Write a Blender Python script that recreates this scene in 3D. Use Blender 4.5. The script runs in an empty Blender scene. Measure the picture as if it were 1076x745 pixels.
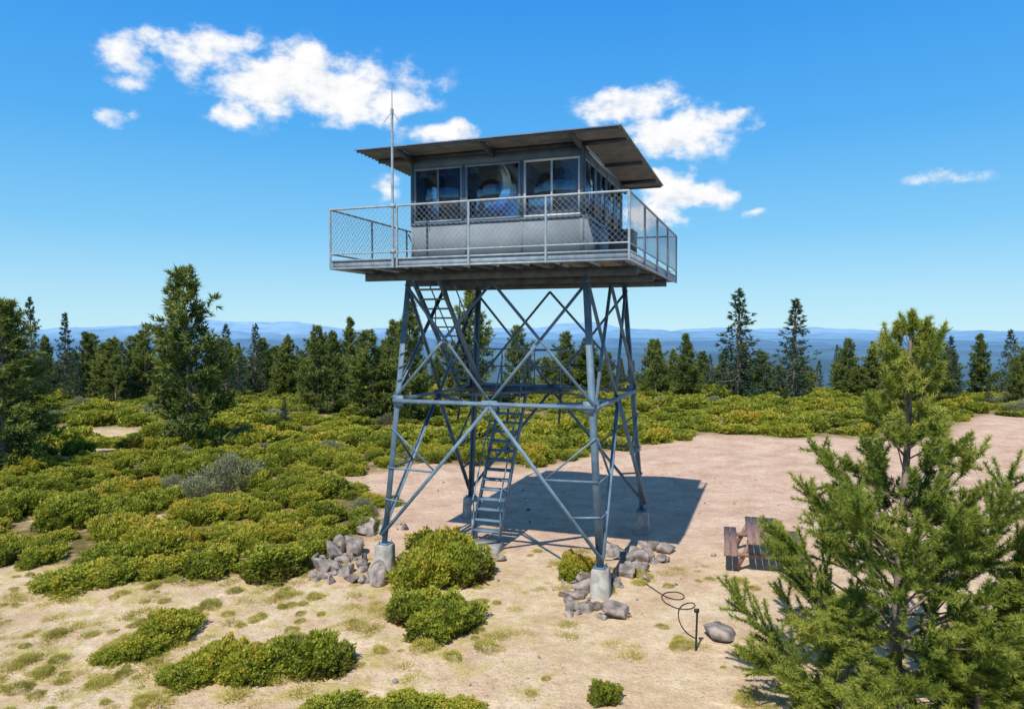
import bpy, bmesh, math, numpy as np
from mathutils import Vector, Matrix
rad = math.radians
scene = bpy.context.scene
F = 766.0; CH = 5.45; PIT = rad(1.9)
SUNDIR = Vector((-0.39*math.cos(rad(52)), -0.92*math.cos(rad(52)), math.sin(rad(52)))).normalized()

# ---------------------------------------------------------------- image pixel to ground helpers, terrain
def ray(px, py):
    u = px-538.0; w = 372.5-py
    return Vector((u, F*math.cos(PIT)+w*math.sin(PIT), -F*math.sin(PIT)+w*math.cos(PIT)))
def ground_at(px, py, z=0.0):  # casts an image pixel onto the ground plane to place objects
    d = ray(px, py); t = (CH-z)/(-d.z)
    return d.x*t, d.y*t
def project(x, y, z):
    dz = z-CH
    depth = np.maximum(y*math.cos(PIT)-dz*math.sin(PIT), 0.05)
    up = y*math.sin(PIT)+dz*math.cos(PIT)
    return 538+F*x/depth, 372.5-F*up/depth
def inpoly(px, py, poly):
    ins = np.zeros(np.shape(px), bool); n = len(poly)
    for i in range(n):
        x1, y1 = poly[i]; x2, y2 = poly[(i+1) % n]
        if y1 == y2: continue
        c = ((y1 > py) != (y2 > py)) & (px < (x2-x1)*(py-y1)/(y2-y1)+x1)
        ins ^= c
    return ins
def wob(x, y, s, seed=0):
    x = np.asarray(x, float); y = np.asarray(y, float)
    r = 0
    for k in range(5):
        a = seed*1.7+k*2.1; f = s*(1.0+0.63*k)
        r = r+np.sin(x*f*math.cos(a)+y*f*math.sin(a)+a*3.1)*np.cos(-x*f*math.sin(a*1.3)+y*f*math.cos(a*1.3)+a)/(1+0.5*k)
    return r/2.2
def hgt(x, y):
    x = np.asarray(x, float); y = np.asarray(y, float)
    r = np.sqrt(x*x+y*y)
    d = np.maximum(r-55, 0)
    drop = np.where(d < 90, 0.0011*d*d, 8.91+(d-90)*0.2)
    big = np.where(r > 1500, 1.0, r/1500)
    z = -drop
    z = np.maximum(z, -330+25*big*wob(x, y, 0.0011, 4))
    tw = np.sqrt((x-0.5)**2+(y-18)**2)
    amp = np.clip((tw-5)/6, 0, 1)*0.14
    return z+amp*wob(x, y, 0.45, 1)+np.clip((r-40)/40, 0, 1)*0.5*wob(x, y, 0.08, 2)
POLYS = [  # shrub areas outlined in image pixel coordinates
 [(-400,500),(0,498),(140,476),(420,466),(425,500),(330,512),(395,522),(392,556),(335,588),(250,606),(180,616),(90,610),(60,592),(-400,600)],
 [(-600,380),(2000,380),(2000,430),(1020,438),(985,460),(800,460),(740,456),(690,463),(640,474),(560,490),(420,486),(140,478),(150,450),(130,436),(45,432),(0,440),(-600,450)],
 [(-400,430),(0,430),(48,430),(50,500),(-400,510)],[(40,430),(150,430),(150,448),(60,452)],
]
HOLES = [[(145,540),(215,532),(225,548),(150,560)], [(330,500),(420,494),(420,516),(330,516)], [(20,540),(70,536),(80,546),(20,552)]]
def vegmask(x, y):
    xx = x+0.5*wob(x, y, 1.3, 7); yy = y+0.7*wob(x, y, 1.1, 9)
    px, py = project(xx, yy, 0.0)
    m = np.zeros(np.shape(x), bool)
    for p in POLYS: m |= inpoly(px, py, p)
    for p in HOLES: m &= ~inpoly(px, py, p)
    r = np.sqrt(x*x+y*y)
    m &= (y > 5)
    return m | (r > 66) | (y < -2)

# ---------------------------------------------------------------- mesh helpers
def build_mesh(name, parts, mats, smooth=False):
    vs=[]; lv=[]; ls=[]; mi=[]; ti=[]; off=0; lo=0
    for v, f, m, t in parts:
        v = np.asarray(v, float).reshape(-1, 3); f = np.asarray(f, np.int64)
        if len(f) == 0: continue
        vs.append(v); lv.append((f+off).ravel())
        k = f.shape[1]; ls.append(lo+np.arange(len(f))*k); lo += len(f)*k
        mi.append(np.full(len(f), m)); ti.append(np.broadcast_to(t, (len(v),)).astype(float)); off += len(v)
    vs=np.concatenate(vs); lv=np.concatenate(lv); ls=np.concatenate(ls); mi=np.concatenate(mi); ti=np.concatenate(ti)
    me = bpy.data.meshes.new(name)
    me.vertices.add(len(vs)); me.vertices.foreach_set('co', vs.astype(np.float32).ravel())
    me.loops.add(len(lv)); me.loops.foreach_set('vertex_index', lv.astype(np.int32))
    me.polygons.add(len(ls)); me.polygons.foreach_set('loop_start', ls.astype(np.int32))
    me.polygons.foreach_set('material_index', mi.astype(np.int32))
    for m in mats: me.materials.append(m)
    a = me.attributes.new('tint', 'FLOAT', 'POINT'); a.data.foreach_set('value', ti.astype(np.float32))
    me.update(calc_edges=True)
    if smooth: me.polygons.foreach_set('use_smooth', np.ones(len(ls), bool))
    return me
def add_obj(name, me, parent=None, loc=(0,0,0), rot=(0,0,0), scale=(1,1,1), coll=None):
    ob = bpy.data.objects.new(name, me)
    ob.location = loc; ob.rotation_euler = rot; ob.scale = scale
    (coll or scene.collection).objects.link(ob)
    if parent: ob.parent = parent
    return ob
def empty(name, loc=(0,0,0), rotz=0):
    e = bpy.data.objects.new(name, None); e.location = loc; e.rotation_euler = (0,0,rotz)
    e.empty_display_size = 0.3
    scene.collection.objects.link(e); return e
CUBE_F = np.array([[0,3,2,1],[4,5,6,7],[0,1,5,4],[1,2,6,5],[2,3,7,6],[3,0,4,7]])
class MB:
    def __init__(s): s.p = []
    def box(s, x0, x1, y0, y1, z0, z1, m=0):
        v = [(x0,y0,z0),(x1,y0,z0),(x1,y1,z0),(x0,y1,z0),(x0,y0,z1),(x1,y0,z1),(x1,y1,z1),(x0,y1,z1)]
        s.p.append((v, CUBE_F, m, 0.5)); return s
    def beam(s, a, b, w, h, m=0, up=(0,0,1), ox=0.0, oy=0.0, w2=None, h2=None):
        a = np.array(a, float); b = np.array(b, float); d = b-a; L = np.linalg.norm(d); d /= L
        up = np.array(up, float); sd = np.cross(d, up)
        if np.linalg.norm(sd) < 1e-3: up = np.array((0,1.0,0)); sd = np.cross(d, up)
        sd /= np.linalg.norm(sd); u = np.cross(sd, d)
        w2 = w if w2 is None else w2; h2 = h if h2 is None else h2
        c = sd*ox+u*oy; v = []
        for q, ww, hh in ((a,w,h),(b,w2,h2)):
            for i, j in ((-1,-1),(1,-1),(1,1),(-1,1)):
                v.append(q+c+sd*i*ww/2+u*j*hh/2)
        s.p.append((v, CUBE_F, m, 0.5)); return s
    def angle(s, a, b, w, t=0.012, m=0, up=(0,0,1), flip=1):
        s.beam(a, b, w, t, m, up, 0, flip*(w/2-t/2))
        s.beam(a, b, t, w-t, m, up, w/2-t/2, -flip*t/2)
        return s
    def tube(s, pts, rs, n=8, m=0, tint=0.5):
        s.p.append(tube(pts, rs, n, m, tint)); return s
    def obj(s, name, mats, parent=None, smooth=False, **k):
        return add_obj(name, build_mesh(name, s.p, mats, smooth), parent, **k)
def tube(pts, rs, n=8, m=0, tint=0.5):
    pts = np.asarray(pts, float); K = len(pts)
    rs = np.broadcast_to(rs, (K,))
    tg = np.gradient(pts, axis=0); tg /= np.linalg.norm(tg, axis=1)[:, None]+1e-9
    ref = np.array((0.0,0,1)) if abs(tg[0][2]) < 0.9 else np.array((1.0,0,0))
    s1 = np.cross(tg, ref); s1 /= np.linalg.norm(s1, axis=1)[:, None]+1e-9
    s2 = np.cross(tg, s1)
    th = np.linspace(0, 2*np.pi, n, endpoint=False)
    v = (pts[:, None]+rs[:, None, None]*(np.cos(th)[None, :, None]*s1[:, None]+np.sin(th)[None, :, None]*s2[:, None])).reshape(-1, 3)
    i = np.arange(K-1)[:, None]*n; j = np.arange(n)[None]; j2 = (j+1) % n
    f = np.stack([i+j, i+j2, i+n+j2, i+n+j], -1).reshape(-1, 4)
    return (v, f, m, tint)

# ---------------------------------------------------------------- materials
def newmat(name):
    m = bpy.data.materials.new(name); m.use_nodes = True
    nt = m.node_tree; b = nt.nodes['Principled BSDF']; return m, nt, b
def N(nt, t, **k):
    n = nt.nodes.new(t)
    for a, v in k.items(): setattr(n, a, v)
    return n
def noise(nt, scale, detail=4, vec=None, rough=0.55):
    n = N(nt, 'ShaderNodeTexNoise'); n.inputs['Scale'].default_value = scale
    n.inputs['Detail'].default_value = detail; n.inputs['Roughness'].default_value = rough
    if vec is not None: nt.links.new(vec, n.inputs['Vector'])
    return n.outputs['Fac']
def ramp(nt, fac, stops):
    r = N(nt, 'ShaderNodeValToRGB'); nt.links.new(fac, r.inputs['Fac'])
    cr = r.color_ramp
    while len(cr.elements) < len(stops): cr.elements.new(0.5)
    for e, (p, c) in zip(cr.elements, stops):
        e.position = p; e.color = (c[0], c[1], c[2], 1) if hasattr(c, '__len__') else (c, c, c, 1)
    return r.outputs['Color']
def mix(nt, fac, a, b, mode='MIX'):
    m = N(nt, 'ShaderNodeMix', data_type='RGBA', blend_type=mode)
    for s, v in ((0, fac), (6, a), (7, b)):
        if isinstance(v, bpy.types.NodeSocket): nt.links.new(v, m.inputs[s])
        elif s == 0: m.inputs[0].default_value = v
        else: m.inputs[s].default_value = (v[0], v[1], v[2], 1)
    return m.outputs[2]
def vmath(nt, op, a, b=None, c=None):
    m = N(nt, 'ShaderNodeMath', operation=op)
    for i, v in enumerate((a, b, c)):
        if v is None: continue
        if isinstance(v, bpy.types.NodeSocket): nt.links.new(v, m.inputs[i])
        else: m.inputs[i].default_value = v
    return m.outputs[0]
def objco(nt): return N(nt, 'ShaderNodeTexCoord').outputs['Object']
def simple(name, c, c2=None, rough=0.6, metal=0.0, scale=4, bump=0.0, bscale=40, stretch=None, rust=0.0, spec=0.5):
    m, nt, b = newmat(name); co = objco(nt)
    if stretch:
        mp = N(nt, 'ShaderNodeMapping'); mp.inputs['Scale'].default_value = stretch
        nt.links.new(co, mp.inputs['Vector']); co = mp.outputs['Vector']
    c2 = c2 or tuple(x*0.7 for x in c)
    n = noise(nt, scale, 4, co)
    col = ramp(nt, n, [(0.35, c2), (0.65, c)])
    if rust:
        rf = ramp(nt, noise(nt, 9, 4, co, 0.7), [(0.60, 0.0), (0.72, rust)])
        col = mix(nt, rf, col, (0.20, 0.12, 0.07))
    nt.links.new(col, b.inputs['Base Color'])
    b.inputs['Roughness'].default_value = rough; b.inputs['Metallic'].default_value = metal
    b.inputs['Specular IOR Level'].default_value = spec
    if bump:
        bp = N(nt, 'ShaderNodeBump'); bp.inputs['Strength'].default_value = bump; bp.inputs['Distance'].default_value = 0.02
        nt.links.new(noise(nt, bscale, 4, co), bp.inputs['Height']); nt.links.new(bp.outputs[0], b.inputs['Normal'])
    return m
def leafmat(name, stops, trans=0.3, rough=0.55, big=0.35, orand=0.3):
    m, nt, b = newmat(name)
    at = N(nt, 'ShaderNodeAttribute', attribute_name='tint')
    geo = N(nt, 'ShaderNodeNewGeometry')
    nz = noise(nt, big, 1, geo.outputs['Position'])
    f = vmath(nt, 'ADD', at.outputs['Fac'], vmath(nt, 'MULTIPLY_ADD', nz, 0.8, -0.40))
    oi = N(nt, 'ShaderNodeObjectInfo')
    f = vmath(nt, 'ADD', f, vmath(nt, 'MULTIPLY_ADD', oi.outputs['Random'], orand, -orand/2))
    col = ramp(nt, f, stops)
    nt.links.new(col, b.inputs['Base Color']); b.inputs['Roughness'].default_value = rough
    b.inputs['Specular IOR Level'].default_value = 0.25
    tr = N(nt, 'ShaderNodeBsdfTranslucent'); nt.links.new(col, tr.inputs['Color'])
    ms = N(nt, 'ShaderNodeMixShader'); ms.inputs[0].default_value = trans
    nt.links.new(b.outputs[0], ms.inputs[1]); nt.links.new(tr.outputs[0], ms.inputs[2])
    nt.links.new(ms.outputs[0], nt.nodes['Material Output'].inputs['Surface'])
    return m
M_steel = simple('painted_blue_steel', (0.17,0.265,0.35), (0.10,0.16,0.22), rough=0.6, metal=0.0, scale=3, rust=0.35, spec=.35)
M_steel_d = simple('weathered_steel', (0.11,0.14,0.17), (0.06,0.08,0.095), rough=0.7, scale=5, rust=0.5, spec=.3)
M_galv = simple('galvanized_rail', (0.36,0.43,0.49), (0.25,0.31,0.36), rough=0.55, metal=0.1, scale=8, rust=.2)
M_conc = simple('concrete', (0.50,0.48,0.44), (0.30,0.28,0.25), rough=0.95, scale=5, bump=0.4, spec=.2)
M_panel = simple('cab_lower_panel', (0.265,0.305,0.34), (0.21,0.245,0.275), rough=0.95, scale=2.0, spec=.1)
M_panel2 = simple('cab_upper_trim', (0.13,0.18,0.23), (0.09,0.125,0.16), rough=0.8, scale=3, spec=.2)
M_wood = simple('deck_wood', (0.27,0.24,0.20), (0.14,0.12,0.10), rough=0.8, scale=6, stretch=(1,8,1))
M_twood = simple('picnic_wood', (0.33,0.20,0.16), (0.19,0.12,0.10), rough=0.75, scale=6, stretch=(8,1,1), bump=0.3)
M_roof = simple('corrugated_roof_metal', (0.18,0.19,0.20), (0.10,0.11,0.115), rough=0.7, metal=0.1, scale=3)
M_beam = simple('dark_roof_beam', (0.085,0.10,0.115), (0.05,0.06,0.07), rough=0.75)
M_frame = simple('white_window_frame', (0.66,0.68,0.69), (0.55,0.57,0.59), rough=0.4)
M_frame2 = simple('blue_window_frame', (0.20,0.28,0.35), (0.14,0.19,0.24), rough=0.5)
M_dark = simple('black_rubber', (0.02,0.02,0.022), rough=0.6)
M_rock = simple('volcanic_rock', (0.42,0.36,0.32), (0.15,0.13,0.12), rough=0.98, scale=5, bump=1.0, bscale=14, spec=.15)
M_bark = simple('pine_bark', (0.33,0.26,0.20), (0.14,0.10,0.08), rough=0.9, scale=12, bump=0.5, bscale=25, stretch=(1,1,0.3))
M_in = simple('interior_board', (0.26,0.25,0.23), (0.22,0.21,0.19), rough=0.9)
M_paper = simple('white_paper', (0.8,0.8,0.78), (0.72,0.72,0.7), rough=0.8)
M_glass, nt, b = newmat('window_glass')
nt.nodes.remove(b)
tr = N(nt, 'ShaderNodeBsdfTransparent'); tr.inputs[0].default_value = (0.76,0.84,0.88,1)
gl = N(nt, 'ShaderNodeBsdfGlossy'); gl.inputs['Roughness'].default_value = 0.03; gl.inputs['Color'].default_value=(0.8,0.9,1,1)
fr = N(nt, 'ShaderNodeFresnel'); fr.inputs[0].default_value = 1.5
ms = N(nt, 'ShaderNodeMixShader'); nt.links.new(vmath(nt, 'MULTIPLY_ADD', fr.outputs[0], 1.1, 0.05), ms.inputs[0])
nt.links.new(tr.outputs[0], ms.inputs[1]); nt.links.new(gl.outputs[0], ms.inputs[2])
nt.links.new(ms.outputs[0], nt.nodes['Material Output'].inputs['Surface'])
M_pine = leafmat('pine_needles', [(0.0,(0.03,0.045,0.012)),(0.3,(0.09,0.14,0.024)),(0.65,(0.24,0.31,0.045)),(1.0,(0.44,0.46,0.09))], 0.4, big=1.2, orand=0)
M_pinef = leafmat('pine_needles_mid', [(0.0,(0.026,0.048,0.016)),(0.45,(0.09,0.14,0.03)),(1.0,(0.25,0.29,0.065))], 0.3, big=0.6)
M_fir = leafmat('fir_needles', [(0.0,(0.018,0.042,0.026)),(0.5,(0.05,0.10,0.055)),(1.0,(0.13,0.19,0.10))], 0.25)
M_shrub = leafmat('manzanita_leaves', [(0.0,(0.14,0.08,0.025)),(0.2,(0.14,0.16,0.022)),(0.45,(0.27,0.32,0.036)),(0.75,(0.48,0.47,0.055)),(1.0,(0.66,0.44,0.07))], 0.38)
M_sage = leafmat('sage_leaves', [(0.0,(0.12,0.13,0.06)),(1.0,(0.40,0.42,0.24))], 0.2)
M_grass = leafmat('dry_grass', [(0.0,(0.26,0.25,0.06)),(0.5,(0.54,0.47,0.13)),(1.0,(0.70,0.58,0.24))], 0.3)
M_cush = leafmat('groundcover_leaves', [(0.0,(0.28,0.26,0.06)),(0.4,(0.50,0.47,0.09)),(1.0,(0.78,0.66,0.18))], 0.35, big=1.0)

# ---------------------------------------------------------------- ground
def make_ground():
    nth = 800; rr = [2.0]
    while rr[-1] < 90000: rr.append(rr[-1]*(1.018 if rr[-1] < 90 else 1.06))
    rr = np.array(rr); th = np.linspace(0, 2*np.pi, nth, endpoint=False)
    R, T = np.meshgrid(rr, th, indexing='ij')
    X = R*np.sin(T); Y = R*np.cos(T); Z = hgt(X, Y)
    v = np.stack([X, Y, Z], -1).reshape(-1, 3)
    K = len(rr); i = np.arange(K-1)[:, None]*nth; j = np.arange(nth)[None]; j2 = (j+1) % nth
    f = np.stack([i+j, i+nth+j, i+nth+j2, i+j2], -1).reshape(-1, 4)[:, ::-1]
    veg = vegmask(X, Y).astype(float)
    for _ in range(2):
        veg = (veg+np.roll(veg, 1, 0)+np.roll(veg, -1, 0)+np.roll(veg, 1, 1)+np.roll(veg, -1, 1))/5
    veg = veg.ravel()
    cv = np.concatenate([[[0, 0, 0.0]], v[:nth]]); cf = np.stack([np.zeros(nth, int), 1+(np.arange(nth)+1) % nth, 1+np.arange(nth)], -1)
    m, nt, b = newmat('volcanic_soil')
    geo = N(nt, 'ShaderNodeNewGeometry'); P = geo.outputs['Position']
    at = N(nt, 'ShaderNodeAttribute', attribute_name='tint').outputs['Fac']
    nA = noise(nt, 0.9, 4, P, 0.65); nB = noise(nt, 0.35, 2, P); nC = noise(nt, 5.0, 4, P, 0.75); nD = noise(nt, 22, 2, P, 0.8); nE = noise(nt, 1.6, 5, P, 0.7)
    sand = ramp(nt, nA, [(0.3,(0.56,0.39,0.25)),(0.5,(0.71,0.53,0.35)),(0.7,(0.82,0.66,0.46))])
    pink = ramp(nt, nA, [(0.3,(0.56,0.36,0.26)),(0.5,(0.68,0.47,0.345)),(0.7,(0.78,0.58,0.44))])
    sp = N(nt, 'ShaderNodeSeparateXYZ'); nt.links.new(P, sp.inputs[0])
    def lin(v, a, w): return vmath(nt, 'MINIMUM', vmath(nt, 'MAXIMUM', vmath(nt, 'DIVIDE', vmath(nt, 'SUBTRACT', v, a), w), 0), 1)
    yy = vmath(nt, 'ADD', sp.outputs[1], vmath(nt, 'MULTIPLY', nB, 6.0))
    pf = vmath(nt, 'MULTIPLY', lin(yy, 18.0, 4.5), lin(sp.outputs[0], -9.0, 4.0))
    pf = vmath(nt, 'MULTIPLY', pf, 0.9)
    c = mix(nt, pf, sand, pink)
    gf = ramp(nt, nE, [(0.48, 0.0), (0.60, 0.75)])
    lf = vmath(nt, 'MAXIMUM', lin(vmath(nt, 'MULTIPLY', sp.outputs[0], -1.0), -2.5, 4.0), 0.15)
    gf2 = vmath(nt, 'MULTIPLY', vmath(nt, 'MULTIPLY', gf, lf), vmath(nt, 'SUBTRACT', 1.0, pf))
    c = mix(nt, gf2, c, (0.54,0.45,0.15))
    c = mix(nt, 0.6, c, ramp(nt, nC, [(0.35, 0.70), (0.6, 1.05)]), 'MULTIPLY')
    c = mix(nt, 0.8, c, ramp(nt, nD, [(0.30, 0.45), (0.45, 1.0), (0.8, 1.08)]), 'MULTIPLY')
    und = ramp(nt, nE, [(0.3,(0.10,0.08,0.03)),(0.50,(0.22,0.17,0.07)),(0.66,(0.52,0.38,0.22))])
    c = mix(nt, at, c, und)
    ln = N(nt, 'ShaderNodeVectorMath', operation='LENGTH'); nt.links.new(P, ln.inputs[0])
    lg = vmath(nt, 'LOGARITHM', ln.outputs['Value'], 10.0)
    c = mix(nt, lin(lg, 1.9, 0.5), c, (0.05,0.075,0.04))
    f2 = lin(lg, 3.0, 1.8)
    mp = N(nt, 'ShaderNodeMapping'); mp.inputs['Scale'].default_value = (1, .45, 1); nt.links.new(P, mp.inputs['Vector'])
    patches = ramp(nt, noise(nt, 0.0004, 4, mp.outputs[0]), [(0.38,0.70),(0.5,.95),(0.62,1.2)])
    haze_col = ramp(nt, f2, [(0.0,(0.04,0.065,0.05)),(0.4,(0.07,0.14,0.19)),(0.65,(0.10,0.21,0.33)),(0.82,(0.15,0.31,0.48)),(0.93,(0.24,0.44,0.62)),(1.0,(0.36,0.57,0.74))])  # distance haze painted into base colour, bluer and paler toward the horizon
    haze_col = mix(nt, 0.8, haze_col, patches, 'MULTIPLY')
    c = mix(nt, vmath(nt, 'MINIMUM', vmath(nt, 'MULTIPLY', f2, 5), 1), c, haze_col)
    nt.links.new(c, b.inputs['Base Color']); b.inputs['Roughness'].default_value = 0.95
    b.inputs['Specular IOR Level'].default_value = 0.1
    bp = N(nt, 'ShaderNodeBump'); bp.inputs['Strength'].default_value = 0.9; bp.inputs['Distance'].default_value = 0.08
    nt.links.new(noise(nt, 3.2, 6, P, 0.78), bp.inputs['Height']); nt.links.new(bp.outputs[0], b.inputs['Normal'])
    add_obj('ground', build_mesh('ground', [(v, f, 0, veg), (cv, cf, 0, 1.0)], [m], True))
make_ground()

def make_mountains(name, R, base, amp, sd, col, peaks, freq=1.0, floor=-330):
    m, nt, b = newmat(name+'_slopes')
    geo = N(nt, 'ShaderNodeNewGeometry')
    c = ramp(nt, noise(nt, 0.0006, 4, geo.outputs['Position']), [(0.35,tuple(q*.88 for q in col)),(0.65,tuple(q*1.1 for q in col))])  # col carries the blue of aerial haze, painted into the slopes
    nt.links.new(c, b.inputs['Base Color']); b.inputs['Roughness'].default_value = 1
    b.inputs['Specular IOR Level'].default_value = 0.0
    az = np.linspace(rad(-75), rad(75), 900)
    x = np.degrees(az)
    h = base+amp*(0.6*np.sin(x*0.31*freq+sd)+0.35*np.sin(x*0.83*freq+sd*2)+0.16*np.sin(x*2.1*freq+sd*5)+0.07*np.sin(x*5.3+sd)+.04*np.sin(x*9.1))
    for pc, pw, ph in peaks: h += ph*np.exp(-((x-pc)/pw)**2)
    h = np.maximum(h, floor)
    rows = []
    for k, (dr, fz) in enumerate(((-.15, 0), (-.09, .3), (-.05, .62), (-.02, .88), (0, 1), (.08, .4))):
        rr = R*(1+dr)+R*.008*np.sin(x*3+k*2)
        rows.append(np.stack([rr*np.sin(az), rr*np.cos(az), -340+(h+340)*fz], -1))
    v = np.concatenate(rows); n = len(az)
    i = np.arange(len(rows)-1)[:, None]*n; j = np.arange(n-1)[None]
    f = np.stack([i+j, i+j+1, i+n+j+1, i+n+j], -1).reshape(-1, 4)
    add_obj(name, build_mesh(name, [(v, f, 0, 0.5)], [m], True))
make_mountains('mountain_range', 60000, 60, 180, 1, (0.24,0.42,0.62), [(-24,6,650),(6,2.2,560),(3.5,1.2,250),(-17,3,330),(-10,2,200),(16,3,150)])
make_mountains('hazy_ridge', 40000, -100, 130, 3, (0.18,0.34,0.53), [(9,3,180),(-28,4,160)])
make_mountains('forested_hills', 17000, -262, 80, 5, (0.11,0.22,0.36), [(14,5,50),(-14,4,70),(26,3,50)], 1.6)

# ---------------------------------------------------------------- trees
def needles(c, ax, n, L, W, rng, spread=0.7, back=0.8):
    M = len(c)
    d = ax[:, None]+rng.normal(size=(M, n, 3))*spread
    d /= np.linalg.norm(d, axis=2)[:, :, None]
    base = c[:, None]-ax[:, None]*(rng.random((M, n, 1))*L*back)
    sd = np.cross(d, rng.normal(size=(M, n, 3))); sd /= np.linalg.norm(sd, axis=2)[:, :, None]+1e-9
    LL = L*(0.7+0.6*rng.random((M, n, 1)))
    v = np.stack([base+sd*W/2, base-sd*W/2, base+d*LL], 2).reshape(-1, 3)
    return v, np.arange(M*n*3).reshape(-1, 3)
def tree_mesh(name, h, prof, z0, nl, ntw, sp, nn, L, W, e0, e1, seed, mat, tr=0.12, curl=0.5, spread=0.7, lean=0.15, gap=None, t0=.18, lr=(.62,.55)):
    rng = np.random.default_rng(seed); parts = []
    zz = np.linspace(0, 1, 14); la = rng.random()*6.28
    cx = lean*np.sin(zz*2.5+la)*zz; cy = lean*np.cos(zz*3.1+la)*zz
    tp = np.stack([cx, cy, zz*h-0.15], -1)
    parts.append(tube(tp, tr*(1-zz)**0.8+0.012, 8, 0))
    C = []; A = []; TI = []
    side = rng.uniform(.7, 1.2, 8)
    for i in range(nl):
        q = (i+0.5)/nl
        zf = z0+(0.985-z0)*q+rng.normal()*0.006
        zf = min(max(zf, z0*0.8), 0.985)
        if gap and gap[0] < zf < gap[1] and rng.random() < gap[2]: continue
        a = i*2.39996+rng.normal()*0.5
        ln = prof(zf)*h*(lr[0]+lr[1]*rng.random())*side[int((a/6.28318*4+zf*11) % 8)]
        el = rad(e0+(e1-e0)*zf+rng.normal()*8)
        p = np.array([np.interp(zf, zz, cx), np.interp(zf, zz, cy), zf*h-0.15])
        d = np.array([math.cos(a)*math.cos(el), math.sin(a)*math.cos(el), math.sin(el)])
        K = 6; pts = [p]; dd = d.copy()
        for k in range(K):
            dd = dd+np.array([0, 0, curl*0.16])+rng.normal(size=3)*0.07; dd /= np.linalg.norm(dd)
            pts.append(pts[-1]+dd*ln/K)
        pts = np.array(pts)
        parts.append(tube(pts, np.linspace(tr*0.28*(1-zf)+0.005, 0.003, K+1), 4, 0))
        nt_ = max(3, int(ntw*(0.4+ln/(prof(max(z0, .25))*h+1e-6))))
        ts = rng.uniform(t0, 1.0, nt_)**0.85; ts[0] = 1.0
        lt = rng.normal()*0.09
        for t in ts:
            f = t*K; k = min(int(f), K-1); b = pts[k]+(pts[k+1]-pts[k])*(f-k)
            dr = pts[k+1]-pts[k]; dr /= np.linalg.norm(dr)
            tw = dr*0.9+rng.normal(size=3)*0.55+np.array([0, 0, 0.25*curl]); tw /= np.linalg.norm(tw)
            if t == 1.0: tw = dr
            tl = ln*0.34*(1.15-0.75*t)+0.5*L
            ns = max(1, int(tl/sp))
            for s in range(ns):
                C.append(b+tw*tl*(s+1)/ns); A.append(tw+np.array([0, 0, 0.25*curl]))
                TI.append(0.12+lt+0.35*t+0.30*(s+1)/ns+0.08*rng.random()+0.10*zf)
    C.append(tp[-1]); A.append(np.array([0, 0, 1.0])); TI.append(0.7)
    C = np.array(C); A = np.array(A); A /= np.linalg.norm(A, axis=1)[:, None]; TI = np.array(TI)
    v, f = needles(C, A, nn, L, W, rng, spread)
    parts.append((v, f, 1, np.repeat(TI, nn*3)))
    return build_mesh(name, parts, [M_bark, mat])
def pprof(z): return 0.27*(max(0.0, 1-z))**0.6*min(1, 0.5+z*2.0)+0.02
def pprof2(z): return 0.22*(max(0.0, 1-z))**0.75+0.02
def fprof(z): return 0.21*(1-z)+0.008
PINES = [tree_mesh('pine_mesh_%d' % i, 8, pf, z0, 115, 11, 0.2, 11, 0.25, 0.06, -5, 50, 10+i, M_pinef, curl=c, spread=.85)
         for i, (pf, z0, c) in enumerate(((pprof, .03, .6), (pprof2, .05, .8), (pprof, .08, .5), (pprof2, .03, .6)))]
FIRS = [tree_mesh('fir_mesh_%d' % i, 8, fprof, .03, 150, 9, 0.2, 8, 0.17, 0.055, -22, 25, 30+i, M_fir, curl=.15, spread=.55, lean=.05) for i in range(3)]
rng = np.random.default_rng(77)
def tree_at(kind, px, dist, ytop, ws=1.0, var=0, coll=None):
    d = ray(px, 347); x = d.x/d.y*dist; y = dist
    z = float(hgt(x, y)); top = CH+(347.0-ytop)/F*dist
    h = max(top-z, 1.0)+0.1; s = h/8
    me = (PINES if kind == 'p' else FIRS)[var % (4 if kind == 'p' else 3)]
    add_obj('pine_tree' if kind == 'p' else 'fir_tree', me, loc=(x, y, z), rot=(0, 0, rng.random()*6.28), scale=(s*ws, s*ws, s), coll=coll)
T = [('p',197,34,286,1.15,0),('p',0,28,322,1.35,2),('f',32,66,312,.9,0),('f',68,62,328,.9,1),('f',237,72,340,1.1,2),('f',268,64,340,1.0,0),
 ('p',112,56,362,1.6,0),('p',152,58,350,1.2,2),('p',333,47,345,1.1,0),('p',300,60,362,1.2,2),('p',388,44,350,1.5,0),('p',432,43,318,1.1,1),
 ('p',492,50,306,1.1,0),('p',366,58,335,1.0,1),('f',298,38.5,418,1.1,1),('p',545,58,345,1.2,2),('p',592,62,362,1.2,3),('p',690,60,358,1.0,3),
 ('p',722,58,352,1.3,1),('f',776,58,303,1.45,0),('f',836,56,313,1.45,1),('p',885,68,368,1.0,2),('f',880,72,362,.9,1),('p',916,66,360,1.0,1),('p',1000,62,370,1.3,0),
 ('p',1032,60,352,1.2,1),('f',1062,64,346,1.2,2),('p',1085,58,350,1.1,2),('f',985,72,348,.9,0),('p',640,62,372,1.2,0),('p',90,60,350,1.2,1),('p',-30,40,340,1.2,1),('f',8,60,330,1.1,2),
 ('p',415,47,340,1.2,2),('p',350,52,350,1.2,3),('f',250,62,360,1.1,1),('p',130,62,378,1.5,3),('p',952,64,378,1.2,3),('p',1110,50,350,1.2,0),('f',222,58,372,1.0,0)]
for k, px, di, yt, ws, va in T: tree_at(k, px, di, yt, ws, va)
def inst_coll(name):
    c = bpy.data.collections.new(name); e = empty(name); e.instance_type = 'COLLECTION'; e.instance_collection = c; return c
fc = inst_coll('distant_forest')
cnt = 0
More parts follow.
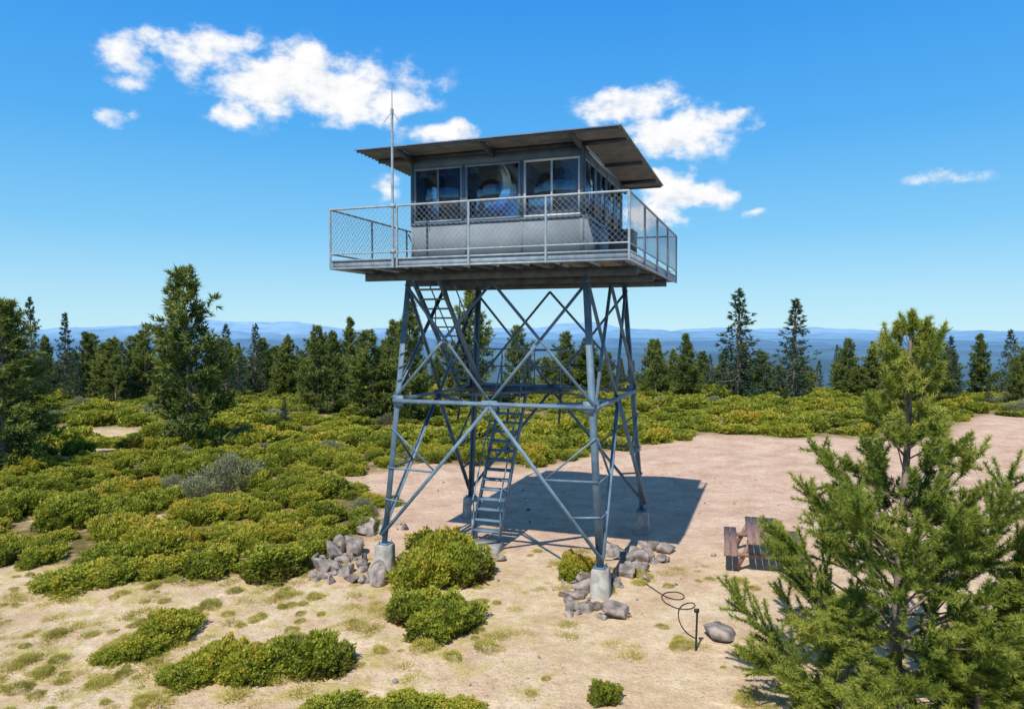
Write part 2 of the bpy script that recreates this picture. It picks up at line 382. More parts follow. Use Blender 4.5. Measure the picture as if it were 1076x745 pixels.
for i in range(1300):
    r = 62+120*rng.random()**1.2; a = rng.uniform(rad(-60), rad(60))
    x, y = r*math.sin(a), r*math.cos(a); z = float(hgt(x, y))
    if float(wob(x, y, 0.09, 6)) < 0.04-0.12*(x < -5): continue
    h = rng.uniform(1.8, 5.6)*(1.0 if r < 90 else 1.1); s = h/8; k = rng.random() < 0.66
    me = PINES[rng.integers(4)] if k else FIRS[rng.integers(3)]
    ws = s*(rng.uniform(1.0, 1.8) if k else rng.uniform(.85, 1.2))
    add_obj('distant_tree', me, loc=(x, y, z), rot=(0, 0, rng.random()*6.28), scale=(ws, ws, s), coll=fc); cnt += 1
print('forest', cnt)

def fprof_big(z):
    zs = [0, .08, .2, .34, .46, .54, .62, .74, .84, .92, 1.0]; rs = [.36, .43, .45, .37, .27, .19, .15, .145, .12, .075, .02]
    return float(np.interp(z, zs, rs))
big = tree_mesh('foreground_pine_mesh', 5.75, fprof_big, .02, 150, 17, 0.07, 34, 0.08, 0.0135, 0, 50, 3, M_pine, tr=0.085, curl=.7, spread=.85, lean=.12, gap=(.5, .64, .6), t0=.42, lr=(.5, .75))
add_obj('pine_tree', big, loc=(5.45, 10.2, float(hgt(5.45, 10.2))), rot=(0, 0, 0.6))
big2 = tree_mesh('young_pine_mesh', 2.9, pprof, .02, 85, 11, 0.07, 32, 0.08, 0.0135, 0, 50, 8, M_pine, tr=0.05, curl=.7, spread=.85, t0=.3, lr=(.5, .7))
add_obj('pine_tree', big2, loc=(6.9, 9.6, float(hgt(6.9, 9.6))), rot=(0, 0, 2.0), scale=(1.5, 1.5, .95))
add_obj('pine_tree', big2, loc=(4.45, 9.4, float(hgt(4.45, 9.4))), rot=(0, 0, 4.0), scale=(1.25, 1.25, .72))
add_obj('pine_tree', big2, loc=(5.9, 9.2, float(hgt(5.9, 9.2))), rot=(0, 0, 1.0), scale=(1.2, 1.2, .6))

# ---------------------------------------------------------------- shrubs
def shrub_mesh(name, seed, n, L, W, hgtf, mat, lumps=7, base=0.08):
    rng = np.random.default_rng(seed)
    th = rng.random(n)*2*np.pi; ph = np.arccos(rng.random(n)**0.8)
    d = np.stack([np.sin(ph)*np.cos(th), np.sin(ph)*np.sin(th), np.cos(ph)], -1)
    lc = rng.normal(size=(lumps, 3)); lc[:, 2] = abs(lc[:, 2]); lc /= np.linalg.norm(lc, axis=1)[:, None]
    lump = np.max(np.exp(-((1-d@lc.T)/0.08)), axis=1)
    lc2 = rng.normal(size=(60, 3)); lc2[:, 2] = abs(lc2[:, 2]); lc2 /= np.linalg.norm(lc2, axis=1)[:, None]
    sprig = np.max(np.exp(-((1-d@lc2.T)/0.008)), axis=1)
    dep = rng.random(n)**2.0
    rr = (0.56+0.32*lump+0.20*sprig)*(1-0.38*dep)*0.62
    p = d*rr[:, None]; p[:, 2] = p[:, 2]*hgtf
    dd = d*0.7+rng.normal(size=(n, 3))*0.6+np.array([0, 0, .6]); dd /= np.linalg.norm(dd, axis=1)[:, None]
    v, f = needles(p, dd, 1, L, W, rng, 0.1, 0)
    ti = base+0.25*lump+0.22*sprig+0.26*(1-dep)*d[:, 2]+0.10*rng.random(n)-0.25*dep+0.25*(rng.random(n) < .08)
    parts = [(v, f, 0, np.repeat(ti, 3))]
    if hgtf > .5:
        for k in range(14):
            a = rng.random()*6.28; e = rng.uniform(.3, 1.3)
            q = np.array([math.cos(a)*math.cos(e), math.sin(a)*math.cos(e), math.sin(e)*hgtf])*0.5
            parts.append(tube(np.array([[0, 0, -.05], q*0.5+[0, 0, -.03], q]), [.012, .008, .004], 4, 1))
    return build_mesh(name, parts, [mat, M_bark])
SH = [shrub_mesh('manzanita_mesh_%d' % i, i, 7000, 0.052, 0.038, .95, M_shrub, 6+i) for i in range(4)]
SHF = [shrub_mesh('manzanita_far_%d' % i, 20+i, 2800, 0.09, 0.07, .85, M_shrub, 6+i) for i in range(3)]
SG = shrub_mesh('sage_mesh', 50, 4000, 0.06, 0.014, 1.0, M_sage, 8)
CU = [shrub_mesh('cushion_mesh_%d' % i, 60+i, 1800, 0.055, 0.016, .42, M_cush, 9) for i in range(3)]
rng = np.random.default_rng(8)
tc = inst_coll('manzanita_thicket')
def scatter(x0, x1, y0, y1, step, meshes, smin, smax, hs, keep):
    gx, gy = np.meshgrid(np.arange(x0, x1, step), np.arange(y0, y1, step))
    gx = gx.ravel()+rng.uniform(-.5, .5, gx.size)*step; gy = gy.ravel()+rng.uniform(-.5, .5, gy.size)*step
    px, py = project(gx, gy, 0)
    hole = inpoly(px, py, [(50,446),(140,440),(135,480),(48,480)]) & (rng.random(gx.size) < .28)
    m = (vegmask(gx, gy) | hole) & (wob(gx, gy, 0.35, 3) > keep) & (np.abs(gx) < gy*0.85+4)
    gx, gy = gx[m], gy[m]; gz = hgt(gx, gy)
    for x, y, z in zip(gx, gy, gz):
        s = rng.uniform(smin, smax)
        u = rng.random()
        me = SG if u < .04 else meshes[rng.integers(len(meshes))]
        add_obj('manzanita_shrub_clump', me, loc=(x, y, z-.03), rot=(0, 0, rng.random()*6.28), scale=(s, s*rng.uniform(.8, 1.2), s*hs*rng.uniform(.6, 1.35)), coll=tc)
scatter(-32, 8, 14, 33, 0.92, SH, .7, 1.5, .78, -0.36)
scatter(-62, 62, 33, 70, 1.75, SHF, 1.2, 2.4, .66, -0.5)
print('thicket', len(tc.objects))
def shrub_px(px, py, wpx, hs, me, name='manzanita_shrub'):
    x, y = ground_at(px, py); s = wpx/F*y/1.1
    z = float(hgt(x, y))
    add_obj(name, me, loc=(x, y, z-.03), rot=(0, 0, rng.random()*6.28), scale=(s, s, s*hs))
for i, (px, py, w, hs) in enumerate([(446,612,84,.95),(486,608,78,.95),(463,592,86,1.0),(436,650,78,.85),(476,657,82,.85),(452,668,70,.7),
     (230,700,70,.95),(262,705,82,.85),(318,695,88,.85),(345,700,72,.8),(200,712,66,.75),(172,668,70,.8),(190,655,56,.7),(150,685,62,.7),(122,688,50,.6),
     (605,606,54,1.0),(634,735,44,1.1),(350,752,90,.5),(430,750,90,.55),(480,752,70,.5),(385,748,60,.5),(285,690,58,.7),
     (85,612,90,.5),(130,608,70,.65),(215,600,80,.7),(290,600,90,.65),(330,585,60,.7)]):
    shrub_px(px, py, w, hs, SH[i % 4])
shrub_px(240, 515, 80, 1.0, SG, 'sagebrush'); shrub_px(205, 522, 56, .8, SG, 'sagebrush')

def tuft_mesh(name, seed, n, rr, L):
    rng = np.random.default_rng(seed)
    p = rng.normal(size=(n, 3))*rr; p[:, 2] = 0
    d = np.stack([p[:, 0]*4, p[:, 1]*4, np.full(n, .35)], -1)+rng.normal(size=(n, 3))*.22; d[:, 2] = abs(d[:, 2])
    d /= np.linalg.norm(d, axis=1)[:, None]
    v, f = needles(p, d, 1, L, 0.014, rng, .1, 0)
    return build_mesh(name, [(v, f, 0, np.repeat(0.25+.5*rng.random(n), 3))], [M_grass])
TU = [tuft_mesh('tuft_%d' % i, i, 200, 0.10, 0.10) for i in range(3)]
gc = inst_coll('dry_grass'); cc = inst_coll('yellow_groundcover')
n = 9000
gx = rng.uniform(-16, 9, n); gy = rng.uniform(9, 24, n)
px, py = project(gx, gy, 0)
dens = np.clip(wob(gx, gy, 1.5, 5)*0.9+0.10+np.clip((480-px)/500, -.40, .6)*0.5, 0, 1)
m = (~vegmask(gx, gy)) & (py > 540) & ((py > 578) | (px < 400))
u = rng.random(n)
for x, y in zip(gx[m & (u < dens*.6)], gy[m & (u < dens*.6)]):
    s = rng.uniform(.35, 1.1)
    add_obj('grass_tuft', TU[rng.integers(3)], loc=(x, y, float(hgt(x, y))-.01), rot=(0, 0, rng.random()*6.28), scale=(s, s, s*rng.uniform(.6, 1.1)), coll=gc)
d2 = np.clip(wob(gx, gy, 1.1, 11)*0.8+0.16+np.clip((430-px)/400, -.30, .8)*0.45, 0, 1)
k2 = m & (rng.random(n) < d2*.28)
for x, y in zip(gx[k2], gy[k2]):
    s = rng.uniform(.14, .36+.22*(rng.random() < .3))
    add_obj('groundcover_cushion', CU[rng.integers(3)], loc=(x, y, float(hgt(x, y))-.015), rot=(0, 0, rng.random()*6.28), scale=(s*rng.uniform(.8, 1.4), s, s*rng.uniform(.9, 1.6)), coll=cc)

# ---------------------------------------------------------------- rocks
def rock_part(c, s, rng, sub=3):
    bm = bmesh.new(); bmesh.ops.create_icosphere(bm, subdivisions=sub, radius=1)
    v = np.array([x.co[:] for x in bm.verts]); f = np.array([[q.index for q in x.verts] for x in bm.faces]); bm.free()
    for k in range(11):
        d = rng.normal(size=3); d /= np.linalg.norm(d); o = rng.uniform(.30, .68)
        q = v@d; v = v-np.maximum(q-o, 0)[:, None]*d
    v = v*rng.uniform(.75, 1.5, 3)*[1,1,.9]*s*1.2+rng.normal(size=v.shape)*0.010*s
    a = rng.random()*6.28; R = np.array([[math.cos(a), -math.sin(a), 0], [math.sin(a), math.cos(a), 0], [0, 0, 1]])
    return (v@R.T+np.array(c), f, 0, 0.5)
def rocks(name, lst, seed, spread=0, extra=0, k_=.85):
    rng = np.random.default_rng(seed); parts = []
    for px, py, wpx in lst:
        x, y = ground_at(px, py); s = wpx/F*y/2*k_
        parts.append(rock_part((x, y, float(hgt(x, y))+s*.35), s, rng))
        for k in range(extra):
            s2 = s*rng.uniform(.3, .75); x2 = x+rng.normal()*spread; y2 = y+rng.normal()*spread
            parts.append(rock_part((x2, y2, float(hgt(x2, y2))+s2*.3), s2, rng))
    add_obj(name, build_mesh(name, parts, [M_rock]))
rocks('rock_pile', [(372,580,34),(352,588,28),(388,560,26),(340,600,22),(395,610,30),(362,603,24),(380,596,28),(333,594,20),(404,552,20),(328,606,14),(352,572,18)], 1, .32, 4)
rocks('rock_pile', [(660,606,28),(650,648,30),(612,622,22),(604,640,22),(685,578,28),(668,588,26),(655,592,22),(600,628,20),(618,640,18),(695,590,18),(640,612,20),(618,612,20),(672,600,18)], 2, .25, 3, .95)
rocks('boulder', [(757,668,36)], 3); rocks('boulder', [(526,588,18)], 4)
rng = np.random.default_rng(4); parts = []
for i in range(600):
    x = rng.uniform(-12, 9); y = rng.uniform(9.5, 30); s = 0.010+0.055*rng.random()**5
    parts.append(rock_part((x, y, float(hgt(x, y))+s*.3), s, rng, 1))
add_obj('scattered_stones', build_mesh('scattered_stones', parts, [M_rock]))

# ---------------------------------------------------------------- the lookout tower
TW = empty('fire_lookout_tower', (0.303, 17.94, 0), rad(-19.7))
ZP, ZR, ZT, ZD = 0.63, 3.85, 6.55, 6.95
def q(z): return 2.55+(2.13-2.55)*(z-ZP)/(ZT-ZP)
C4 = [(-1,-1),(1,-1),(1,1),(-1,1)]
def leg(i, z): s = C4[i % 4]; return np.array([s[0]*q(z), s[1]*q(z), z])
pb = MB()
for i in range(4):
    x, y = C4[i][0]*2.50, C4[i][1]*2.50; zt = ZP-0.03
    v = []
    for z, r in ((-0.4, .20), (zt-.03, .165), (zt, .15)):
        v += [(x-r, y-r, z), (x+r, y-r, z), (x+r, y+r, z), (x-r, y+r, z)]
    f = [[0,1,5,4],[1,2,6,5],[2,3,7,6],[3,0,4,7],[4,5,9,8],[5,6,10,9],[6,7,11,10],[7,4,8,11],[8,9,10,11]]
    pb.p.append((v, f, 0, .5))
pb.obj('concrete_piers', [M_conc], TW)
lb = MB()
for i in range(4):
    sx, sy = C4[i]; a = leg(i, ZP); b = leg(i, ZT+.1)
    w = .13; t = .02
    def rect(x0, x1, y0, y1):
        v = []
        for p in (a, b):
            for xx, yy in ((x0, y0), (x1, y0), (x1, y1), (x0, y1)):
                v.append((p[0]-sx*xx, p[1]-sy*yy, p[2]))
        lb.p.append((v, CUBE_F, 0, .5))
    rect(0, w, 0, t); rect(0, t, t+.0005, w)
    cx_, cy_ = a[0]-sx*.06, a[1]-sy*.06
    lb.box(cx_-.13, cx_+.13, cy_-.13, cy_+.13, ZP-.03, ZP-.005)
    for dx in (-.1, .1):
        for dy in (-.1, .1): lb.tube([(cx_+dx, cy_+dy, ZP-.01), (cx_+dx, cy_+dy, ZP+.05)], .012, 6)
lb.obj('legs', [M_steel], TW)
bb = MB()
for i in range(4):
    j = (i+1) % 4
    nrm = np.array([(C4[i][0]+C4[j][0])/2, (C4[i][1]+C4[j][1])/2, 0]); out = nrm*0.012
    A0, B0 = leg(i, ZP+.18)+out, leg(j, ZP+.18)+out
    A1, B1 = leg(i, ZR)+out, leg(j, ZR)+out
    A2, B2 = leg(i, ZT-.05)+out, leg(j, ZT-.05)+out
    M1 = (A1+B1)/2; M2 = (A2+B2)/2
    o2 = nrm*0.02
    bb.angle(A1, B1, .09, up=(0, 0, 1))
    bb.angle(M1-[0,0,.05], A0, .08, up=nrm); bb.angle(M1-[0,0,.05]+o2, B0+o2, .08, up=nrm)
    bb.angle(M2, A1+[0,0,.05], .065, up=nrm); bb.angle(M2+o2, B1+[0,0,.05]+o2, .065, up=nrm)
    bb.angle(A2-o2*2, M1+[0,0,.04]-o2*2, .065, up=nrm); bb.angle(B2-o2*3, M1+[0,0,.04]-o2*3, .065, up=nrm)
    e = (B1-A1)/np.linalg.norm(B1-A1)
    bb.beam(M1-e*.18+nrm*.035-[0,0,.03], M1+e*.18+nrm*.035-[0,0,.03], .010, .22)
    for end, sg in ((A1, 1), (B1, -1)):
        bb.beam(end+e*sg*.02+nrm*.03, end+e*sg*.24+nrm*.03, .010, .26)
    for L0, L1 in ((i, A0), (j, B0)):
        z = (ZP+ZR)/2+.1
        pm = (M1-[0,0,.05])*.5+L1*.5; lp = leg(L0, z)+out
        bb.angle(lp, pm-o2, .045, .008, up=nrm)
        bb.angle(leg(L0, z+.9)+out, pm-o2*2, .04, .008, up=nrm)
        pm3 = (M1)*.25+L1*.75; bb.angle(leg(L0, ZP+1.0)+out, pm3-o2, .04, .008, up=nrm)
ms_ = [(leg(i, ZR)+leg(i+1, ZR))/2-[0,0,.08] for i in range(4)]
for i in range(4): bb.angle(ms_[i], ms_[(i+1) % 4], .06)
for k in range(7):
    z = 4.3+k*.3; p = leg(0, z); bb.beam(p+[.03,-.02,0], p+[.22,-.02,.10], .02, .02)
bb.obj('cross_braces', [M_steel], TW)
HX, Y0, Y1 = 3.20, -3.45, 3.45
df = MB()
for y in (-2.13, 0, 2.13): df.box(-3.15, 3.15, y-.06, y+.06, 6.58, 6.76)
for x in (-2.9, -2.13, -1.4, -.7, 0, .7, 1.4, 2.13, 2.9): df.box(x-.035, x+.035, Y0+.06, Y1-.06, 6.762, 6.898)
df.obj('deck_joists', [M_steel_d], TW)
ff = MB()
ff.box(-HX, HX, Y0, Y0+.05, 6.77, 6.95); ff.box(-HX, HX, Y1-.05, Y1, 6.77, 6.95)
ff.box(-HX, -HX+.05, Y0+.051, Y1-.051, 6.77, 6.95); ff.box(HX-.05, HX, Y0+.051, Y1-.051, 6.77, 6.95)
ff.box(-HX-.03, HX+.03, Y0-.03, Y0-.001, 6.75, 6.79); ff.box(HX+.001, HX+.03, Y0, Y1, 6.75, 6.79); ff.box(-HX-.03, -HX-.001, Y0, Y1, 6.75, 6.79)
ff.box(-HX-.03, HX+.03, Y0-.03, Y0-.001, 6.92, 6.955); ff.box(HX+.001, HX+.03, Y0, Y1, 6.92, 6.955); ff.box(-HX-.03, -HX-.001, Y0, Y1, 6.92, 6.955)
ff.obj('deck_rim', [M_galv], TW)
pl = MB(); y = Y0+.056
while y < Y1-.15:
    if -1.15 < y+.07 < 1.3:
        pl.box(-HX+.052, -2.68, y, y+.135, 6.90, 6.945); pl.box(-1.93, HX-.052, y, y+.135, 6.90, 6.945)
    else: pl.box(-HX+.052, HX-.052, y, y+.135, 6.90, 6.945)
    y += .143
pl.obj('deck_planks', [M_wood], TW)
rp = MB(); RT = 8.03; e = .03
cs = [(-HX-e, Y0-e), (HX+e, Y0-e), (HX+e, Y1+e), (-HX-e, Y1+e)]
for i in range(4):
    a, b = np.array(cs[i]), np.array(cs[(i+1) % 4])
    for t_ in np.linspace(0, 1, 5)[:-1]:
        p = a*(1-t_)+b*t_
        rp.tube([(p[0], p[1], 6.75), (p[0], p[1], RT+.01)], .026, 8)
    for z, r in ((RT, .024), (7.08, .017)):
        rp.tube([(a[0], a[1], z), (b[0], b[1], z)], r, 8)
rp.obj('railing', [M_galv], TW, smooth=True)
cl = MB(); za, zb = 7.09, 8.0; HH = zb-za
for i in range(4):
    a, b = np.array(cs[i]), np.array(cs[(i+1) % 4]); L = np.linalg.norm(b-a); d = (b-a)/L; st = 0.12
    for sgn in (1, -1):
        s0 = -HH
        while s0 < L:
            if sgn > 0: u0, u1, w0, w1 = s0, s0+HH, 0, HH
            else: u0, u1, w0, w1 = s0, s0+HH, HH, 0
            t0 = max(0, (0-u0)/(u1-u0)); t1 = min(1, (L-u0)/(u1-u0))
            if t1 > t0+.01:
                P = [np.append(a+d*(u0+(u1-u0)*t), za+w0+(w1-w0)*t) for t in (t0, t1)]
                cl.p.append(tube(P, .0032, 3))
            s0 += st
cl.obj('chain_link_mesh', [M_galv], TW)
CX, CY = 2.0, 2.1; ZS, ZHD, ZW = 7.86, 9.08, 9.28
wp = MB(); wf = MB(); wg = MB(); tk = .07
def wall(face, wins):
    half = CX if face in 'fb' else CY-tk
    def bx(mb, s0, s1, d0, d1, z0, z1, m=0):
        if face == 'f': mb.box(s0, s1, -CY+d0, -CY+d1, z0, z1, m)
        if face == 'b': mb.box(s0, s1, CY-d1, CY-d0, z0, z1, m)
        if face == 'r': mb.box(CX-d1, CX-d0, s0, s1, z0, z1, m)
        if face == 'l': mb.box(-CX+d0, -CX+d1, s0, s1, z0, z1, m)
    bx(wp, -half, half, 0, tk, 6.95, ZS); bx(wp, -half, half, 0, tk, ZHD, ZW, 1)
    x = -half
    for s0, s1, mull, fm in wins:
        if s0 > x+.001: bx(wp, x, s0, 0, tk, ZS, ZHD, 1)
        x = s1; fw = .045
        bx(wf, s0, s1, -.012, .045, ZS, ZS+fw, fm); bx(wf, s0, s1, -.012, .045, ZHD-fw, ZHD, fm)
        bx(wf, s0, s0+fw, -.012, .045, ZS+fw, ZHD-fw, fm); bx(wf, s1-fw, s1, -.012, .045, ZS+fw, ZHD-fw, fm)
        for mm in range(1, mull+1):
            c = s0+(s1-s0)*mm/(mull+1); bx(wf, c-.02, c+.02, -.008, .04, ZS+fw, ZHD-fw, fm)
        bx(wg, s0+fw, s1-fw, .015, .021, ZS+fw, ZHD-fw)
    if x < half: bx(wp, x, half, 0, tk, ZS, ZHD, 1)
    bx(wp, -half, half, -.03, -.001, ZS-.05, ZS-.012, 1)
    bx(wp, -half, half, -.01, -.001, 6.96, 7.05, 1)
    for c in np.linspace(-half+.03, half-.03, 4): bx(wp, c-.02, c+.02, -.012, -.001, 7.055, ZS-.06)
    for s0, s1 in ((-half, -half+.05), (half-.05, half)): bx(wp, s0, s1, -.02, -.001, ZS, ZW-.01, 1)
wall('f', [(-1.92, -.74, 1, 0), (-.66, .62, 0, 0), (.70, 1.94, 1, 1)])
wall('r', [(-1.97, -1.0, 0, 0), (-.93, .1, 1, 0), (.17, 1.1, 0, 0), (1.17, 1.97, 0, 0)])
wall('l', [(-1.97, -.7, 1, 0), (-.63, .63, 1, 0), (.7, 1.97, 1, 0)])
wall('b', [(-1.94, -.7, 1, 0), (-.63, .63, 0, 0), (.7, 1.94, 1, 0)])
wp.obj('walls', [M_panel, M_panel2], TW); wf.obj('window_frames', [M_frame2, M_frame], TW); wg.obj('window_glass', [M_glass], TW)
it = MB()
it.box(-1.92, 1.92, -2.02, 2.02, 6.951, 6.97); it.box(-1.92, 1.92, -2.02, 2.02, 9.2, 9.22)
it.obj('interior_floor_and_ceiling', [M_in], TW)
pf = MB()
pf.box(-.08, .08, .12, .28, 6.97, 7.9); pf.box(-.28, .28, -.08, .48, 7.9, 7.94); pf.box(-.2, -.18, .19, .21, 7.94, 8.15)
pf.box(.9, 1.9, -1.9, -1.35, 7.68, 7.72); pf.box(.92, .97, -1.88, -1.83, 6.97, 7.68); pf.box(1.83, 1.88, -1.4, -1.35, 6.97, 7.68)
pf.box(-1.9, -1.1, 0, 1.9, 7.35, 7.5); pf.box(-.3, .3, 1.6, 2.0, 6.97, 8.3)
pf.obj('cab_furniture', [M_in], TW)
pp = MB()
for s, w, z in ((-1.72, .18, 8.93), (-1.15, .2, 8.95), (-.45, .2, 8.95), (.35, .18, 8.95)):
    pp.box(s-w/2, s+w/2, -CY+.03, -CY+.034, z-.06, z+.05)
pp.obj('window_notices', [M_paper], TW)
M_blind = simple('pale_blind', (0.38,0.46,0.54), (0.30,0.38,0.46), rough=0.8, scale=2)
pb2 = MB()
for k in range(27): pb2.beam((1.37, -CY+.085, 7.93+k*.042), (1.87, -CY+.085, 7.93+k*.042), .040, .004, up=(0,-.9,1))
pb2.obj('window_blind', [M_blind], TW)
rf = MB()
bs = np.arange(-2.9, 2.951, 0.02); xa = (-2.98, 2.95); v = []
def rz(b): return 9.42-0.10*(b+2.9)/5.85
for layer in (0, -.006):
    for x in xa:
        for b_ in bs: v.append((x, b_, rz(b_)+.022*math.sin(b_*2*math.pi/.16)+layer))
n = len(bs); f = []
for i in range(n-1):
    f.append([i, i+n, i+n+1, i+1]); f.append([2*n+i, 2*n+i+1, 3*n+i+1, 3*n+i])
    f.append([i, i+1, 2*n+i+1, 2*n+i]); f.append([n+i, 3*n+i, 3*n+i+1, n+i+1])
rf.p.append((v, f, 0, .5)); rf.obj('roof_sheet', [M_roof], TW)
rb = MB()
for x in (-1.95, 0.0, 1.95):
    rb.beam((x, 2.80, rz(2.85)-.10), (x, -2.1, rz(-2.1)-.12), .07, .18)
    rb.beam((x, -2.101, rz(-2.1)-.12), (x, -2.80, rz(-2.82)-.07), .07, .18, w2=.07, h2=.09)
for y in (-2.86, 2.85): rb.box(-2.93, 2.90, y-.02, y+.02, rz(y)-.06, rz(y)-.024)
rb.box(-1.98, 1.98, -2.08, -2.02, 9.285, 9.38); rb.box(-1.98, 1.98, 2.02, 2.08, 9.285, 9.31)
rb.box(1.93, 1.98, -2.0, 2.0, 9.285, 9.31); rb.box(-1.98, -1.93, -2.0, 2.0, 9.285, 9.31)
for s in (-1, 1):
    for y in (-2.0, 0, 2.0): rb.box(min(s*1.99, s*2.88), max(s*1.99, s*2.88), y-.03, y+.03, rz(y)-.10, rz(y)-.024)
rb.obj('roof_beams', [M_beam], TW)
st = MB(); tr_ = MB(); hr = MB()
def flight(a, w, b0, z0, b1, z1, nst):
    for s in (-1, 1):
        st.beam((a+s*w/2, b0, z0), (a+s*w/2, b1, z1), .03, .18, up=(0, 0, 1))
        hr.tube([(a+s*w/2, b0, z0+.85), (a+s*w/2, b1, z1+.85)], .018, 8)
        for t in (.06, .5, .94):
            pz = z0+(z1-z0)*t; pb_ = b0+(b1-b0)*t; hr.tube([(a+s*w/2, pb_, pz), (a+s*w/2, pb_, pz+.86)], .015, 6)
    for k in range(1, nst):
        t = k/nst; y = b0+(b1-b0)*t; z = z0+(z1-z0)*t
        tr_.box(a-w/2+.016, a+w/2-.016, y-.12, y+.12, z-.02, z+.02)
flight(-.95, .72, -.25, .2, 2.0, 3.88, 16)
flight(-2.3, .70, 2.0, 3.9, -1.0, 6.93, 13)
st.obj('stair_stringers', [M_steel], TW); tr_.obj('stair_treads', [M_steel], TW)
ld = MB(); ld.box(-2.75, .35, 2.02, 2.98, 3.84, 3.89); ld.box(-2.75, .35, 2.0, 2.018, 3.72, 3.9); ld.box(-2.75, .35, 2.982, 3.0, 3.72, 3.9)
for x in (-2.7, -1.2, .3): ld.beam((x, 2.3, 3.84), (x, 2.05, 2.9), .05, .05)
ld.obj('stair_landing', [M_steel_d], TW)
for z in (4.4, 4.9):
    hr.tube([(.35, 2.02, z), (.35, 2.98, z)], .018, 8); hr.tube([(-2.75, 2.98, z), (.35, 2.98, z)], .018, 8)
    hr.tube([(-.55, 2.02, z), (.35, 2.02, z)], .018, 8)
for x, y in ((.35, 2.02), (.35, 2.98), (-.7, 2.98), (-1.7, 2.98), (-2.75, 2.98), (-.55, 2.02)): hr.tube([(x, y, 3.88), (x, y, 4.92)], .018, 8)
hr.obj('stair_handrails', [M_steel], TW, smooth=True)
sp = MB(); sp.box(-1.4, -.5, -.85, -.1, -.2, .2); sp.box(-1.46, -1.34, .1, .22, 0, 1.05); sp.obj('stair_pad', [M_conc], TW)
kb = MB(); kb.box(2.35, 2.85, -1.2, -.5, 7.15, 7.6); kb.box(2.33, 2.87, -1.22, -.48, 7.601, 7.64)
for xx in (2.4, 2.75):
    for yy_ in (-1.15, -.6): kb.box(xx, xx+.05, yy_, yy_+.05, 6.95, 7.149)
kb.obj('storage_box', [M_beam], TW)
an = MB(); ax_, ay_ = -1.68, Y0-.09
an.tube([(ax_, ay_, 6.75), (ax_, ay_, 9.9)], .028, 8); an.tube([(ax_, ay_, 9.9), (ax_, ay_, 10.55)], [.012, .006], 6)
for k in range(4):
    an.tube([(ax_, ay_, 9.95), (ax_+.17*math.cos(k*1.57+.4), ay_+.17*math.sin(k*1.57+.4), 9.72)], .007, 5)
an.tube([(ax_, ay_, 9.9), (ax_, ay_, 10.0)], .035, 8)
for z in (7.08, 8.02): an.box(ax_-.05, ax_+.05, ay_-.03, ay_+.07, z-.04, z+.04)
an.obj('radio_antenna', [M_galv], TW)

# ---------------------------------------------------------------- picnic table
PT = empty('picnic_table', (5.90, 17.0, float(hgt(5.90, 17.0))), rad(-16))
t = MB()
for k in range(5): t.box(-.37+k*.152, -.37+k*.152+.14, -1.2, 1.2, .72, .765)
t.obj('table_top', [M_twood], PT)
t = MB()
for s in (-1, 1):
    for k in range(2): x = s*.72+(k-1)*.15; t.box(x, x+.14, -1.2, 1.2, .43, .47)
t.obj('bench_seats', [M_twood], PT)
t = MB()
for y in (-.85, .85):
    t.box(-.36, .36, y-.02, y+.02, .63, .718); t.box(-.88, .88, y-.02, y+.02, .34, .428)
    for s in (-1, 1): t.beam((s*.28, y+.045, .715), (s*.62, y+.045, 0.0), .04, .1)
t.obj('table_legs', [M_twood], PT)
x, y = ground_at(731, 684); gz = float(hgt(x, y))
s = MB(); s.tube([(x, y, gz-.1), (x+.02, y, gz+.68)], .018, 8); s.box(x-.03, x+.05, y-.02, y+.02, gz+.66, gz+.72); s.obj('metal_stake', [M_dark])
cu = bpy.data.curves.new('water_hose', 'CURVE'); cu.dimensions = '3D'; cu.bevel_depth = .010
pts = [(668,606),(690,622),(705,632),(722,630),(716,622),(698,622),(692,630),(712,642),(732,640),(730,632),(712,636),(712,655),(722,668),(731,672)]
spn = cu.splines.new('NURBS'); spn.points.add(len(pts)-1); spn.order_u = 4; spn.use_endpoint_u = True
for i, p in enumerate(pts):
    gx_, gy_ = ground_at(*p); spn.points[i].co = (gx_, gy_, float(hgt(gx_, gy_))+.015, 1)
cu.materials.append(M_dark); ho = bpy.data.objects.new('water_hose', cu); scene.collection.objects.link(ho)

# ---------------------------------------------------------------- sky, clouds, sun
w = bpy.data.worlds.new('World'); scene.world = w; w.use_nodes = True
nt = w.node_tree; nt.nodes.clear()
w.cycles.sampling_method = 'MANUAL'; w.cycles.sample_map_resolution = 256
sky = N(nt, 'ShaderNodeTexSky', sky_type='NISHITA'); sky.sun_disc = False
sky.sun_elevation = rad(52); sky.sun_rotation = math.atan2(SUNDIR.x, SUNDIR.y) % (2*math.pi)
sky.altitude = 1800; sky.air_density = 1.0; sky.dust_density = 0.3; sky.ozone_density = 2.0
tcn = N(nt, 'ShaderNodeTexCoord'); sx = N(nt, 'ShaderNodeSeparateXYZ'); nt.links.new(tcn.outputs['Generated'], sx.inputs[0])
zen = ramp(nt, sx.outputs[2], [(0.0,(.52,.84,.98)),(.05,(.42,.77,.98)),(.13,(.22,.62,.98)),(.25,(.09,.46,.97)),(.42,(.03,.32,.92)),(.6,(.05,.20,.52)),(1.0,(.10,.16,.30))])
zs_ = N(nt, 'ShaderNodeVectorMath', operation='SCALE'); nt.links.new(sky.outputs[0], zs_.inputs[0]); zs_.inputs['Scale'].default_value = 0.1
skyc = mix(nt, 0.87, zs_.outputs[0], zen)
bg = N(nt, 'ShaderNodeBackground'); bg.inputs['Strength'].default_value = 1.0; nt.links.new(skyc, bg.inputs['Color'])
az = vmath(nt, 'ARCTAN2', sx.outputs[0], sx.outputs[1]); el = vmath(nt, 'ARCSINE', sx.outputs[2])
